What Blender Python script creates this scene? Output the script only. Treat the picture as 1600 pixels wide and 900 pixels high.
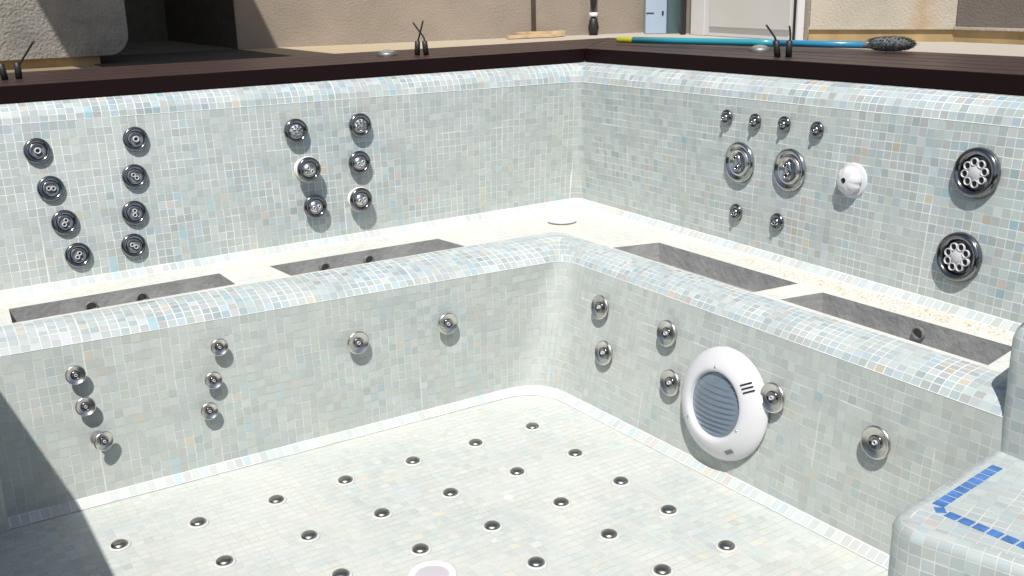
import bpy, bmesh, math, random
from math import pi, sin, cos, radians
from mathutils import Vector, Matrix, noise
from mathutils.geometry import tessellate_polygon
random.seed(7)
SC = bpy.context.scene
COL = SC.collection
for o in list(bpy.data.objects): bpy.data.objects.remove(o)

# ------------------------------------------------------------------ camera, sky, sun, exposure
cam_d = bpy.data.cameras.new('camera'); cam = bpy.data.objects.new('camera', cam_d); COL.objects.link(cam)
cam.location = (-2.36546, -3.26954, 1.33442)
cam.rotation_euler = (1.28456009, 0.0216514941, -0.566899659)
cam_d.sensor_width = 36.0; cam_d.lens = 36.0*1612.98/1600.0
cam_d.clip_start = 0.02; cam_d.clip_end = 500
SC.camera = cam

SUN = Vector((-0.40, -0.50, 1.0)).normalized()
world = bpy.data.worlds.new('World'); SC.world = world; world.use_nodes = True
wn = world.node_tree.nodes; wl = world.node_tree.links
bg = wn['Background']; sky = wn.new('ShaderNodeTexSky'); sky.sky_type = 'NISHITA'; sky.sun_disc = False
sky.sun_elevation = math.asin(SUN.z); sky.sun_rotation = math.atan2(SUN.x, SUN.y) % (2*pi)
sky.air_density = 1.0; sky.dust_density = 1.6
wl.new(sky.outputs[0], bg.inputs[0]); bg.inputs[1].default_value = 0.085
sd = bpy.data.lights.new('sun', 'SUN'); sd.energy = 4.3; sd.angle = radians(0.53); sd.color = (1.0, 0.97, 0.92)
so = bpy.data.objects.new('sun', sd); COL.objects.link(so); so.rotation_euler = SUN.to_track_quat('Z', 'Y').to_euler()
SC.view_settings.view_transform = 'Standard'; SC.view_settings.look = 'None'
SC.view_settings.gamma = 1.0; SC.view_settings.use_curve_mapping = False
SC.view_settings.exposure = 0.17
SC.render.engine = 'CYCLES'
SC.cycles.max_bounces = 8; SC.cycles.diffuse_bounces = 4

# ------------------------------------------------------------------ helpers
def tag(o, label=None, cat=None, group=None, kind=None):
    if label: o['label'] = label
    if cat: o['category'] = cat
    if group: o['group'] = group
    if kind: o['kind'] = kind
    return o
def empty(name, loc=(0, 0, 0), label=None, cat=None, group=None):
    o = bpy.data.objects.new(name, None); COL.objects.link(o); o.location = loc; o.empty_display_size = 0.05
    return tag(o, label, cat, group)
class MB:
    def __init__(s): s.v = []; s.f = []; s.uv = []; s.sm = []
    def quad_uv(s, pts, uvs, smooth=False):
        b = len(s.v); s.v += [tuple(p) for p in pts]; s.f.append(tuple(range(b, b+len(pts)))); s.uv.append(list(uvs)); s.sm.append(smooth)
    def face(s, pts, smooth=False):
        a, b_, c = Vector(pts[0]), Vector(pts[1]), Vector(pts[2])
        n = (b_-a).cross(c-a)
        ax = max(range(3), key=lambda i: abs(n[i]))
        i, j = [(1, 2), (0, 2), (0, 1)][ax]
        s.quad_uv(pts, [(p[i], p[j]) for p in pts], smooth)
    def grid(s, P, UV=None, smooth=True):
        b = len(s.v); R = len(P); C = len(P[0])
        for row in P: s.v += [tuple(p) for p in row]
        for i in range(R-1):
            for j in range(C-1):
                s.f.append((b+i*C+j, b+i*C+j+1, b+(i+1)*C+j+1, b+(i+1)*C+j))
                if UV: s.uv.append([UV[i][j], UV[i][j+1], UV[i+1][j+1], UV[i+1][j]])
                else: s.uv.append([(j/(C-1), i/(R-1)), ((j+1)/(C-1), i/(R-1)), ((j+1)/(C-1), (i+1)/(R-1)), (j/(C-1), (i+1)/(R-1))])
                s.sm.append(smooth)
    def box(s, x0, x1, y0, y1, z0, z1):
        p = [(x0, y0, z0), (x1, y0, z0), (x1, y1, z0), (x0, y1, z0), (x0, y0, z1), (x1, y0, z1), (x1, y1, z1), (x0, y1, z1)]
        for q in ((3, 2, 1, 0), (4, 5, 6, 7), (0, 1, 5, 4), (1, 2, 6, 5), (2, 3, 7, 6), (3, 0, 4, 7)): s.face([p[i] for i in q])
        return s
    def prism(s, poly, z0, z1, caps=True):
        n = len(poly)
        for i in range(n):
            a, b = poly[i], poly[(i+1) % n]; L = math.hypot(b[0]-a[0], b[1]-a[1])
            s.quad_uv([(a[0], a[1], z0), (b[0], b[1], z0), (b[0], b[1], z1), (a[0], a[1], z1)], [(0, z0), (L, z0), (L, z1), (0, z1)])
        if caps:
            s.face([(p[0], p[1], z1) for p in poly]); s.face([(p[0], p[1], z0) for p in reversed(poly)])
        return s
    def lathe(s, prof, seg=40, M=None, smooth=True, sx=1, sy=1):
        rows = []
        for r, z in prof:
            row = []
            for k in range(seg+1):
                a = 2*pi*k/seg; p = Vector((r*cos(a)*sx, r*sin(a)*sy, z))
                row.append(M @ p if M else p)
            rows.append(row)
        s.grid(rows, smooth=smooth); return s
    def tube(s, pts, rad, seg=10):
        pts = [Vector(p) for p in pts]; rows = []
        up = Vector((0.13, 0.2, 1)).normalized()
        for i, p in enumerate(pts):
            t = (pts[min(i+1, len(pts)-1)]-pts[max(i-1, 0)]).normalized()
            a = t.cross(up)
            if a.length < .05: a = t.cross(Vector((1, 0, 0)))
            a.normalize(); b = t.cross(a)
            r = rad[i] if isinstance(rad, (list, tuple)) else rad
            rows.append([p+a*r*cos(2*pi*k/seg)+b*r*sin(2*pi*k/seg) for k in range(seg+1)])
        s.grid(rows)
        for rr, pp in ((rows[0], pts[0]), (rows[-1], pts[-1])):
            for k in range(seg): s.face([pp, rr[k], rr[k+1]])
        return s
    def build(s, name, mat, parent=None, bevel=0, weld=True):
        me = bpy.data.meshes.new(name); me.from_pydata(s.v, [], s.f)
        ul = me.uv_layers.new(name='UVMap')
        i = 0
        for fu in s.uv:
            for q in fu: ul.data[i].uv = q; i += 1
        me.polygons.foreach_set('use_smooth', s.sm)
        if weld:
            bm = bmesh.new(); bm.from_mesh(me); bmesh.ops.remove_doubles(bm, verts=bm.verts, dist=1e-5)
            bmesh.ops.recalc_face_normals(bm, faces=bm.faces)
            if bevel:
                ed = [e for e in bm.edges if len(e.link_faces) == 2 and e.calc_face_angle(0) > .5]
                bmesh.ops.bevel(bm, geom=ed, offset=bevel, segments=2, affect='EDGES', clamp_overlap=True)
            bm.to_mesh(me); bm.free()
        me.materials.append(mat)
        o = bpy.data.objects.new(name, me); COL.objects.link(o)
        if parent: o.parent = parent
        return o

# ------------------------------------------------------------------ materials
def new_mat(name):
    m = bpy.data.materials.new(name); m.use_nodes = True
    return m, m.node_tree.nodes, m.node_tree.links, m.node_tree.nodes['Principled BSDF']
def simple(name, col, rough=.5, metal=0, spec=.5, noise_amt=0, nscale=20, bump=0, bscale=100, coat=0, coords='Object', trans=0):
    m, N, L, b = new_mat(name)
    b.inputs['Base Color'].default_value = (*col, 1); b.inputs['Roughness'].default_value = rough
    b.inputs['Metallic'].default_value = metal; b.inputs['Specular IOR Level'].default_value = spec
    b.inputs['Coat Weight'].default_value = coat
    b.inputs['Transmission Weight'].default_value = trans
    tc = N.new('ShaderNodeTexCoord')
    if noise_amt:
        n = N.new('ShaderNodeTexNoise'); n.inputs['Scale'].default_value = nscale; n.inputs['Detail'].default_value = 6
        L.new(tc.outputs[coords], n.inputs['Vector'])
        r = N.new('ShaderNodeValToRGB'); r.color_ramp.elements[0].position = .3; r.color_ramp.elements[1].position = .7
        r.color_ramp.elements[0].color = (*[c*(1-noise_amt) for c in col], 1); r.color_ramp.elements[1].color = (*[min(1, c*(1+noise_amt)) for c in col], 1)
        L.new(n.outputs['Fac'], r.inputs['Fac']); L.new(r.outputs['Color'], b.inputs['Base Color'])
    if bump:
        n = N.new('ShaderNodeTexNoise'); n.inputs['Scale'].default_value = bscale; n.inputs['Detail'].default_value = 5
        L.new(tc.outputs[coords], n.inputs['Vector'])
        bp = N.new('ShaderNodeBump'); bp.inputs['Strength'].default_value = 1; bp.inputs['Distance'].default_value = bump
        L.new(n.outputs['Fac'], bp.inputs['Height']); L.new(bp.outputs['Normal'], b.inputs['Normal'])
    return m

TILE = 0.025
PALETTE = [(r*.95, g*1.0, b*.99) for r, g, b in [(.46, .53, .52), (.50, .55, .53), (.42, .50, .50), (.53, .57, .55), (.47, .55, .60), (.55, .54, .52),
           (.36, .41, .42), (.58, .61, .60), (.40, .50, .55), (.50, .48, .46), (.48, .53, .48), (.50, .49, .54), (.43, .47, .47)]]
def tile_mat(name, haze=.25, contrast=1.0, grout=(.74, .75, .71), gw=.055, haze_col=(.62, .65, .62), rough=.22, tilt=.5, pal=None, stain=0.0,
             warp=.22, sheet=True, sat=1.0, haze_var=.45, bright=1.0, gmin=.4):
    m, N, L, b = new_mat(name)
    def math_(op, a, c=None, c2=None):
        n = N.new('ShaderNodeMath'); n.operation = op
        for i, v in enumerate((a, c, c2)):
            if v is None: continue
            if isinstance(v, (int, float)): n.inputs[i].default_value = v
            else: L.new(v, n.inputs[i])
        return n.outputs[0]
    uv = N.new('ShaderNodeUVMap'); uv.uv_map = 'UVMap'
    sc = N.new('ShaderNodeVectorMath'); sc.operation = 'SCALE'; sc.inputs['Scale'].default_value = 1/TILE
    L.new(uv.outputs[0], sc.inputs[0])
    # hand-laid wobble of the rows
    wn_ = N.new('ShaderNodeTexNoise'); wn_.noise_dimensions = '2D'; wn_.inputs['Scale'].default_value = .16; wn_.inputs['Detail'].default_value = 2
    L.new(sc.outputs[0], wn_.inputs['Vector'])
    w2 = N.new('ShaderNodeVectorMath'); w2.operation = 'MULTIPLY_ADD'; w2.inputs[1].default_value = (warp, warp, 0)
    L.new(wn_.outputs['Color'], w2.inputs[0]); L.new(sc.outputs[0], w2.inputs[2])
    fl = N.new('ShaderNodeVectorMath'); fl.operation = 'FLOOR'; L.new(w2.outputs[0], fl.inputs[0])
    fr = N.new('ShaderNodeVectorMath'); fr.operation = 'FRACTION'; L.new(w2.outputs[0], fr.inputs[0])
    rnd = N.new('ShaderNodeTexWhiteNoise'); rnd.noise_dimensions = '2D'; L.new(fl.outputs[0], rnd.inputs['Vector'])
    ramp = N.new('ShaderNodeValToRGB'); cr = ramp.color_ramp; cr.interpolation = 'CONSTANT'
    pal = pal or PALETTE
    cols = []
    mean = [sum(c[i] for c in pal)/len(pal) for i in range(3)]
    for c in pal:
        q = [mean[i]+(c[i]-mean[i])*contrast for i in range(3)]; g = sum(q)/3
        cols.append([max(.02, (g+(q[i]-g)*sat)*bright) for i in range(3)])
    extra = [(.60*bright, .52*bright, .36*bright), (.30*bright, .50*bright, .56*bright), (.56*bright, .46*bright, .42*bright)] if len(pal) > 8 else []
    cols2 = cols + extra
    n = len(cols2); wts = [1.0]*len(cols)+[.14]*len(extra); tot = sum(wts); acc = 0
    for i, c in enumerate(cols2):
        if i < 2: e = cr.elements[i]; e.position = acc/tot
        else: e = cr.elements.new(acc/tot)
        e.color = (*c, 1); acc += wts[i]
    L.new(rnd.outputs['Value'], ramp.inputs['Fac'])
    # per-tile lightness jitter
    sx = N.new('ShaderNodeSeparateColor'); L.new(rnd.outputs['Color'], sx.inputs[0])
    jit = math_('MULTIPLY_ADD', sx.outputs[1], .22*contrast, 1-.11*contrast)
    jm = N.new('ShaderNodeVectorMath'); jm.operation = 'SCALE'; L.new(ramp.outputs['Color'], jm.inputs[0]); L.new(jit, jm.inputs['Scale'])
    # grout film left on the glass: broad smears
    hn = N.new('ShaderNodeTexNoise'); hn.noise_dimensions = '2D'; hn.inputs['Scale'].default_value = 2.2; hn.inputs['Detail'].default_value = 5; hn.inputs['Distortion'].default_value = .6
    L.new(uv.outputs[0], hn.inputs['Vector'])
    hr = N.new('ShaderNodeMapRange'); hr.inputs['From Min'].default_value = .32; hr.inputs['From Max'].default_value = .68
    hr.inputs['To Min'].default_value = max(0, haze-haze_var/2); hr.inputs['To Max'].default_value = min(.97, haze+haze_var/2)
    L.new(hn.outputs['Fac'], hr.inputs['Value'])
    mx = N.new('ShaderNodeMix'); mx.data_type = 'RGBA'; mx.inputs['B'].default_value = (*haze_col, 1)
    L.new(hr.outputs[0], mx.inputs['Factor']); L.new(jm.outputs[0], mx.inputs['A'])
    base = mx.outputs['Result']
    # grout
    s3 = N.new('ShaderNodeSeparateXYZ'); L.new(fr.outputs[0], s3.inputs[0])
    ax = math_('ABSOLUTE', math_('SUBTRACT', s3.outputs[0], .5)); ay = math_('ABSOLUTE', math_('SUBTRACT', s3.outputs[1], .5))
    dmax = math_('MAXIMUM', ax, ay)
    g = math_('GREATER_THAN', dmax, .5-gw)
    # grout strength varies: faint smudged zones and clear ones
    gn = N.new('ShaderNodeTexNoise'); gn.noise_dimensions = '2D'; gn.inputs['Scale'].default_value = 9; gn.inputs['Detail'].default_value = 4
    L.new(uv.outputs[0], gn.inputs['Vector'])
    gs = N.new('ShaderNodeMapRange'); gs.inputs['From Min'].default_value = .35; gs.inputs['From Max'].default_value = .62; gs.inputs['To Min'].default_value = gmin; gs.inputs['To Max'].default_value = 1
    L.new(gn.outputs['Fac'], gs.inputs['Value'])
    gm = math_('MULTIPLY', g, gs.outputs[0])
    if sheet:
        f13 = N.new('ShaderNodeVectorMath'); f13.operation = 'SCALE'; f13.inputs['Scale'].default_value = 1/13.0; L.new(w2.outputs[0], f13.inputs[0])
        ff = N.new('ShaderNodeVectorMath'); ff.operation = 'FRACTION'; L.new(f13.outputs[0], ff.inputs[0])
        s4 = N.new('ShaderNodeSeparateXYZ'); L.new(ff.outputs[0], s4.inputs[0])
        a2 = math_('MAXIMUM', math_('ABSOLUTE', math_('SUBTRACT', s4.outputs[0], .5)), math_('ABSOLUTE', math_('SUBTRACT', s4.outputs[1], .5)))
        sj = N.new('ShaderNodeMapRange'); sj.inputs['From Min'].default_value = .48; sj.inputs['From Max'].default_value = .6; L.new(wn_.outputs['Fac'], sj.inputs['Value'])
        g2 = math_('MULTIPLY', math_('GREATER_THAN', a2, .5-.006), sj.outputs[0])
        gm = math_('MAXIMUM', gm, g2)
    mg = N.new('ShaderNodeMix'); mg.data_type = 'RGBA'; mg.inputs['B'].default_value = (*grout, 1)
    L.new(gm, mg.inputs['Factor']); L.new(base, mg.inputs['A'])
    out = mg.outputs['Result']
    if stain:
        tc = N.new('ShaderNodeTexCoord')
        sn = N.new('ShaderNodeTexNoise'); sn.inputs['Scale'].default_value = 7; sn.inputs['Detail'].default_value = 8; sn.inputs['Roughness'].default_value = .7
        L.new(tc.outputs['Object'], sn.inputs['Vector'])
        sr = N.new('ShaderNodeMapRange'); sr.inputs['From Min'].default_value = .45; sr.inputs['From Max'].default_value = .7; sr.inputs['To Max'].default_value = stain
        L.new(sn.outputs['Fac'], sr.inputs['Value'])
        ms = N.new('ShaderNodeMix'); ms.data_type = 'RGBA'; ms.inputs['B'].default_value = (.68, .60, .47, 1)
        L.new(sr.outputs[0], ms.inputs['Factor']); L.new(out, ms.inputs['A']); out = ms.outputs['Result']
    L.new(out, b.inputs['Base Color'])
    rr = N.new('ShaderNodeMapRange'); rr.inputs['To Min'].default_value = rough; rr.inputs['To Max'].default_value = .8
    rf = math_('MAXIMUM', gm, math_('MULTIPLY', hr.outputs[0], .55)); L.new(rf, rr.inputs['Value']); L.new(rr.outputs[0], b.inputs['Roughness'])
    # relief: each piece lies a little out of true, grout is recessed
    tx = math_('MULTIPLY', math_('SUBTRACT', sx.outputs[0], .5), math_('SUBTRACT', s3.outputs[0], .5))
    ty = math_('MULTIPLY', math_('SUBTRACT', sx.outputs[2], .5), math_('SUBTRACT', s3.outputs[1], .5))
    tl = math_('MULTIPLY', math_('ADD', tx, ty), tilt*4)
    hh = math_('ADD', math_('MULTIPLY', math_('SUBTRACT', 1, g), .6), tl)
    bp = N.new('ShaderNodeBump'); bp.inputs['Distance'].default_value = .0020; bp.inputs['Strength'].default_value = 1
    L.new(hh, bp.inputs['Height']); L.new(bp.outputs['Normal'], b.inputs['Normal'])
    b.inputs['Specular IOR Level'].default_value = .5
    return m
M = {}
M['tile_wall'] = tile_mat('mosaic_backrest', haze=.54, contrast=.78, sat=.95, bright=.87, haze_col=(.475, .51, .48), grout=(.78, .79, .76), gw=.05, haze_var=.6)
M['tile_edge'] = tile_mat('mosaic_edge', haze=.35, contrast=1.1, sat=.95, bright=.84, haze_col=(.49, .54, .54), grout=(.78, .79, .77), gw=.06, warp=0)
M['tile_low'] = tile_mat('mosaic_footwell_wall', haze=.70, contrast=.72, sat=.9, bright=.88, haze_col=(.475, .505, .47), grout=(.67, .70, .66), gw=.045, haze_var=.5, gmin=.3)
M['tile_cove'] = tile_mat('mosaic_cove', haze=.55, contrast=1.0, grout=(.80, .80, .77), haze_col=(.58, .60, .58), bright=.9, gw=.085, sheet=False, warp=0, haze_var=.3)
M['tile_seat'] = tile_mat('mosaic_seat', haze=.72, contrast=.9, grout=(.76, .76, .70), haze_col=(.66, .66, .61), stain=.45, rough=.4, haze_var=.3)
M['tile_floor'] = tile_mat('mosaic_floor', haze=.74, contrast=.9, gw=.05, bright=.9, grout=(.64, .65, .61), haze_col=(.575, .595, .555), stain=.2, gmin=.25, sheet=False, rough=.3, haze_var=.5)
M['tile_step'] = tile_mat('mosaic_step', haze=.4, contrast=.6, gw=.05, grout=(.66, .66, .62), haze_var=.3, bright=.84, haze_col=(.46, .50, .49))
M['pale_ring'] = simple('pale_ring', (.60, .60, .58), .5)
M['grout_line'] = simple('grout_line', (.78, .79, .77), .8)
M['tile_shade'] = tile_mat('mosaic_shade_dark', haze=.3, contrast=.6, bright=.35, haze_col=(.10, .13, .13), grout=(.2, .22, .22))  # tile copy darkened for unseen walls, to deepen the footwell shade
M['plaster'] = simple('raw_plaster', (.30, .30, .295), .9, noise_amt=.18, nscale=14, bump=.003, bscale=60)
M['blue'] = simple('blue_glass_tile', (.06, .17, .44), .18, noise_amt=.3, nscale=35)
M['dark_chrome'] = simple('dark_chrome', (.24, .24, .245), .14, 1)
M['chrome'] = simple('chrome', (.45, .45, .45), .16, 1)
M['cap_metal'] = simple('cap_metal', (.34, .33, .30), .33, 1)
M['dull_steel'] = simple('dull_steel', (.25, .26, .24), .5, .8)
M['steel'] = simple('brushed_steel', (.66, .64, .60), .27, 1, noise_amt=.10, nscale=40)
M['nozzle'] = simple('nozzle_plastic', (.55, .55, .56), .25)
M['grey_plastic'] = simple('grey_plastic', (.17, .17, .18), .28)
M['white_plastic'] = simple('white_plastic', (.80, .80, .81), .28, noise_amt=.03, nscale=9)
M['hole'] = simple('dark_bore', (.008, .008, .01), .5)
M['lamp_white'] = simple('lamp_white', (.62, .62, .64), .3, noise_amt=.04, nscale=9)
M['white_grout'] = simple('white_collar', (.78, .77, .72), .7)
M['rubber'] = simple('black_rubber', (.015, .015, .016), .5)
M['copper_cable'] = simple('black_cable', (.02, .02, .02), .45)
M['debris'] = simple('grout_crumbs', (.55, .45, .33), .95, noise_amt=.35, nscale=60)

# ------------------------------------------------------------------ plan lines of the tub (metres)
def lin(a, b): return lambda t: a[1]+(b[1]-a[1])*(t-a[0])/(b[0]-a[0])
H = 0.4867; ZB = 0.439; ZR = 0.9706; ZT = 1.038
def zdrop(x): return .0055*max(0, .07-x)
A_fl = lin((-2.026, -.5), (-.56, -.499)); A_bu = lin((-2.15, -.4275), (-.6275, -.504))
A_ba = lin((-2.09, -.015), (-.03, .045)); A_rd = lin((-2.01, .095), (-.06, .0))
B_fl = lin((-1.022, -.506), (-1.884, -.48)); B_bu = lin((-.924, -.425), (-2.02, -.434))
B_ba = lin((-.05, .036), (-1.91, -.032)); B_rd = lin((-.11, .0075), (-1.80, .04))
A_se = lambda x: -.318; B_se = lambda y: -.318
A_in = lambda x: .048+.0494*(.07-x); B_in = lambda y: .072+.025*(-y)      # inner edge of the timber
A_ri = lambda x: A_in(x)+.012; B_ri = lambda y: B_in(y)+.012
XL = -2.44; YN = -3.25
def mixf(f, g, t, off=0): return lambda s: f(s)*(1-t)+g(s)*t-off
def ring(fa, fb, R, nA=44, nB=44, nC=10, x0=XL, y1=YN, Kc=None):
    x, y = 0., 0.
    for _ in range(30): y = fa(x); x = fb(y)
    pts, us = [], []
    xa = x-R; yb = y-R
    for i in range(nA):
        xx = x0+(xa-x0)*i/nA; pts.append((xx, fa(xx))); us.append(xx)
    K = -0.3*R
    P0, P1, P2 = Vector((xa, fa(xa))), Vector((x, y)), Vector((fb(yb), yb))
    u0 = xa; u2 = -yb + 0.0
    u2 = (x+K+y if Kc is None else Kc)-yb      # continues straight on past the corner
    for i in range(nC+1):
        t = i/nC
        q = P0*(1-t)**2+P1*2*t*(1-t)+P2*t*t
        pts.append((q.x, q.y)); us.append(u0+(u2-u0)*t)
    for i in range(1, nB+1):
        yy = yb+(y1-yb)*i/nB; pts.append((fb(yy), yy)); us.append(u2+(yb-yy))
    return pts, us, x+K+y
def sweep(levels, **kw):
    """levels: list of (fa, fb, z, R).  returns grid, uv"""
    mid = levels[len(levels)//2]; Kc = ring(mid[0], mid[1], mid[3], **kw)[2]
    rings = [ring(lv_[0], lv_[1], lv_[3], Kc=Kc, **kw) for lv_ in levels]
    P = [[(x, y, lv_[2](x) if callable(lv_[2]) else lv_[2]) for x, y in r[0]] for r, lv_ in zip(rings, levels)]
    v = 0; UV = []; k = 10
    for i, row in enumerate(P):
        if i: v += (Vector(P[i][k])-Vector(P[i-1][k])).length
        UV.append([(u, v) for u in rings[i][1]])
    return P, UV

# ------------------------------------------------------------------ the tub
tub = empty('hot_tub', (-1.0, -1.3, 0), 'empty square hot tub lined with pale grey green glass mosaic, its jets still dry', 'hot tub')
tub_off = Vector(tub.location)
def tpart(mb, name, mat, parent=None, **kw):
    o = mb.build(name, mat, parent or tub, **kw)
    if parent is None: o.matrix_parent_inverse = Matrix.Translation(-tub_off)
    return o
def arc_rows(p0, p1, z0, z1, phi0, r0, r1, depth):
    S_ = []; L_ = [0]
    for k in range(401):
        f = phi0+(pi/2-phi0)*k/400
        S_.append(((cos(phi0)-cos(f))/cos(phi0), z0+(z1-z0)*(sin(f)-sin(phi0))/(1-sin(phi0))))
        if k: L_.append(L_[-1]+math.hypot((S_[-1][0]-S_[-2][0])*depth, S_[-1][1]-S_[-2][1]))
    n = max(2, round(L_[-1]/TILE)); out = []; j = 0
    for k in range(n+1):
        while j < 400 and L_[j] < L_[-1]*k/n-1e-9: j += 1
        t, z = S_[j]; out.append((mixf(p0[0], p1[0], t), mixf(p0[1], p1[1], t), z, r0*(1-t)+r1*t))
    return out
def row_uv(UV): return [[(u, i*TILE) for u, v in row] for i, row in enumerate(UV)]
# footwell wall with its cove and the bull-nose seat edge
RC = .15; RB = .065
cv = [(mixf(A_fl, A_bu, 0, .024), mixf(B_fl, B_bu, 0, .024), 0.0015, RC), (mixf(A_fl, A_bu, .05), mixf(B_fl, B_bu, .05), .022, RC)]
Pc, UVc = sweep(cv); m = MB(); m.grid(Pc, row_uv(UVc), smooth=False); tpart(m, 'cove', M['tile_cove'])
lv = [cv[1]]
for k in range(1, 7):
    t = k/6; lv.append((mixf(A_fl, A_bu, t), mixf(B_fl, B_bu, t), .022+(ZB-.022)*t, RC+(RB-RC)*t))
lv += arc_rows((A_bu, B_bu), (A_se, B_se), ZB, H, radians(10), RB, .035, .15)[1:]
P, UV = sweep(lv[:7])
m = MB(); m.grid(P, UV); wall_low = tpart(m, 'footwell_wall', M['tile_low'])
P2, UV2 = sweep(lv[6:])
m = MB(); m.grid(P2, row_uv(UV2), smooth=False); tpart(m, 'seat_edge', M['tile_edge'])
# floor
m = MB()
NX, NY = 30, 40
m.grid([[(XL+(0.0-XL)*j/NX, YN+(-.38-YN)*i/NY, 0.0) for j in range(NX+1)] for i in range(NY+1)],
       [[(XL+(0.0-XL)*j/NX, YN+(-.38-YN)*i/NY) for j in range(NX+1)] for i in range(NY+1)])
tpart(m, 'footwell_floor', M['tile_floor'])
# backrest wall, cove at the seat, rounded shoulder under the deck
RU = .04
cv = [(mixf(A_ba, A_rd, 0, .022), mixf(B_ba, B_rd, 0, .022), H, RU), (mixf(A_ba, A_rd, .04), mixf(B_ba, B_rd, .04), H+.02, RU)]
Pc2, UVc = sweep(cv); m = MB(); m.grid(Pc2, row_uv(UVc), smooth=False); tpart(m, 'cove', M['tile_cove'])
lv = [cv[1]]
for k in range(1, 7):
    t = k/6; lv.append((mixf(A_ba, A_rd, t), mixf(B_ba, B_rd, t), H+.02+(ZR-H-.02)*t, RU))
for fa_, fb_, z_, r_ in arc_rows((A_rd, B_rd), (A_ri, B_ri), ZR, ZT, radians(4), RU, .03, .085)[1:]:
    lv.append((fa_, fb_, (lambda x, z_=z_: z_-zdrop(x)*(z_-ZR)/(ZT-ZR)), r_))
P3, UV3 = sweep(lv[:7]); m = MB(); m.grid(P3, UV3); tpart(m, 'backrest', M['tile_wall'])
P4, UV4 = sweep(lv[6:]); m = MB(); m.grid(P4, row_uv(UV4), smooth=False); tpart(m, 'rim', M['tile_edge'])
for (q, nm) in ((P2[0], 'seat_edge'), (P4[0], 'rim')):
    mm = MB(); mm.tube([(x, y, z) for x, y, z in q], .0011, 6); tpart(mm, 'grout_joint', M['grout_line'])
# bench top with the four sunken troughs
WELLS = [[(-2.098, -.305), (-2.088, -.157), (-1.483, -.144), (-1.481, -.296)],
         [(-1.310, -.309), (-1.325, -.157), (-.715, -.159), (-.693, -.314)],
         [(-.309, -.630), (-.143, -.669), (-.144, -1.286), (-.314, -1.273)],
         [(-.300, -1.366), (-.157, -1.389), (-.145, -1.961), (-.302, -1.994)]]
outer = [Vector((x, y, H)) for x, y, z in P2[-1]] + [Vector((x, y, H)) for x, y, z in reversed(Pc2[0])]
loops = [outer]+[[Vector((x, y, H)) for x, y in w] for w in WELLS]
flat = [v for lp in loops for v in lp]
m = MB()
for tri in tessellate_polygon(loops):
    ps = [flat[i] for i in tri]
    if (ps[1]-ps[0]).cross(ps[2]-ps[0]).z < 0: ps.reverse()
    m.quad_uv(ps, [(p.x, p.y) for p in ps])
bench = tpart(m, 'bench_top', M['tile_seat'])
INLETS = [[(.36, .018), (.60, .018)], [(.30, .018), (.56, .019)], [], [(.55, .018)]]
M['inlet'] = simple('inlet_grey', (.17, .165, .16), .6, noise_amt=.3, nscale=60)
for w in WELLS:
    m = MB(); z1 = H-.066
    for i in range(4):
        a, b_ = w[i], w[(i+1) % 4]
        m.face([(a[0], a[1], H-.0006), (b_[0], b_[1], H-.0006), (b_[0], b_[1], z1), (a[0], a[1], z1)])
    m.face([(p[0], p[1], z1) for p in w])
    c = Vector((sum(p[0] for p in w)/4, sum(p[1] for p in w)/4))
    o = tpart(m, 'trough', M['plaster'])
    # water inlets in the back wall of the trough
    A_, B__ = Vector(w[1]), Vector(w[2]); nn_ = Vector((c-(A_+B__)/2)).normalized()
    for fr, sz in INLETS[WELLS.index(w)]:
        q = A_.lerp(B__, fr)
        Mx = Matrix.Translation((q.x, q.y, H-.034)) @ Vector((nn_.x, nn_.y, 0)).to_track_quat('Z', 'Y').to_matrix().to_4x4()
        MB().lathe([(sz, .0), (sz, .008), (sz*.8, .012), (sz*.7, .002), (0, .0015)], 28, Mx).build('water_inlet', M['inlet'], o)
# left and near walls of the tub (plain full height)
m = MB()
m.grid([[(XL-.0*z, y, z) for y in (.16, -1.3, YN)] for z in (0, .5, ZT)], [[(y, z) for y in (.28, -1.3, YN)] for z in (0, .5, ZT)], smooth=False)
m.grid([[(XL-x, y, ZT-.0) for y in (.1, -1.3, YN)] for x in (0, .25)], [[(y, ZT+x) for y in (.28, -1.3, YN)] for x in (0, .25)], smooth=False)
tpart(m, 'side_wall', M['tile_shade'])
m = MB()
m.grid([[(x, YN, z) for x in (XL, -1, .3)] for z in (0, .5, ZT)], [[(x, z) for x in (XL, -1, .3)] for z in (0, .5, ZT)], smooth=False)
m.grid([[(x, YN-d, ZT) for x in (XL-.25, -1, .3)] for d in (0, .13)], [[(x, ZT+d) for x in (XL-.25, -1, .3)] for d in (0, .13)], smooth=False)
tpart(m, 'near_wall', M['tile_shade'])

# small return of the footwell wall at the far left
m = MB()
pts = [(-2.44, -.545), (-2.25, -.545), (-2.215, -.535), (-2.203, -.515), (-2.203, -.40)]
rows = []; uvr = []
for z in (0, .1, .2, .3, .40, .425): rows.append([(x+(.004 if z > .41 else 0), y+(.02 if z > .41 else 0), z) for x, y in pts]); uvr.append([(i*.04, z) for i in range(5)])
m.grid(rows, uvr); m.face([(x, y, .425) for x, y in [(-2.44, -.525), (-2.25, -.525), (-2.211, -.515), (-2.199, -.495), (-2.199, -.38), (-2.44, -.38)]])
tpart(m, 'corner_pier', M['tile_low'])

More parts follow.
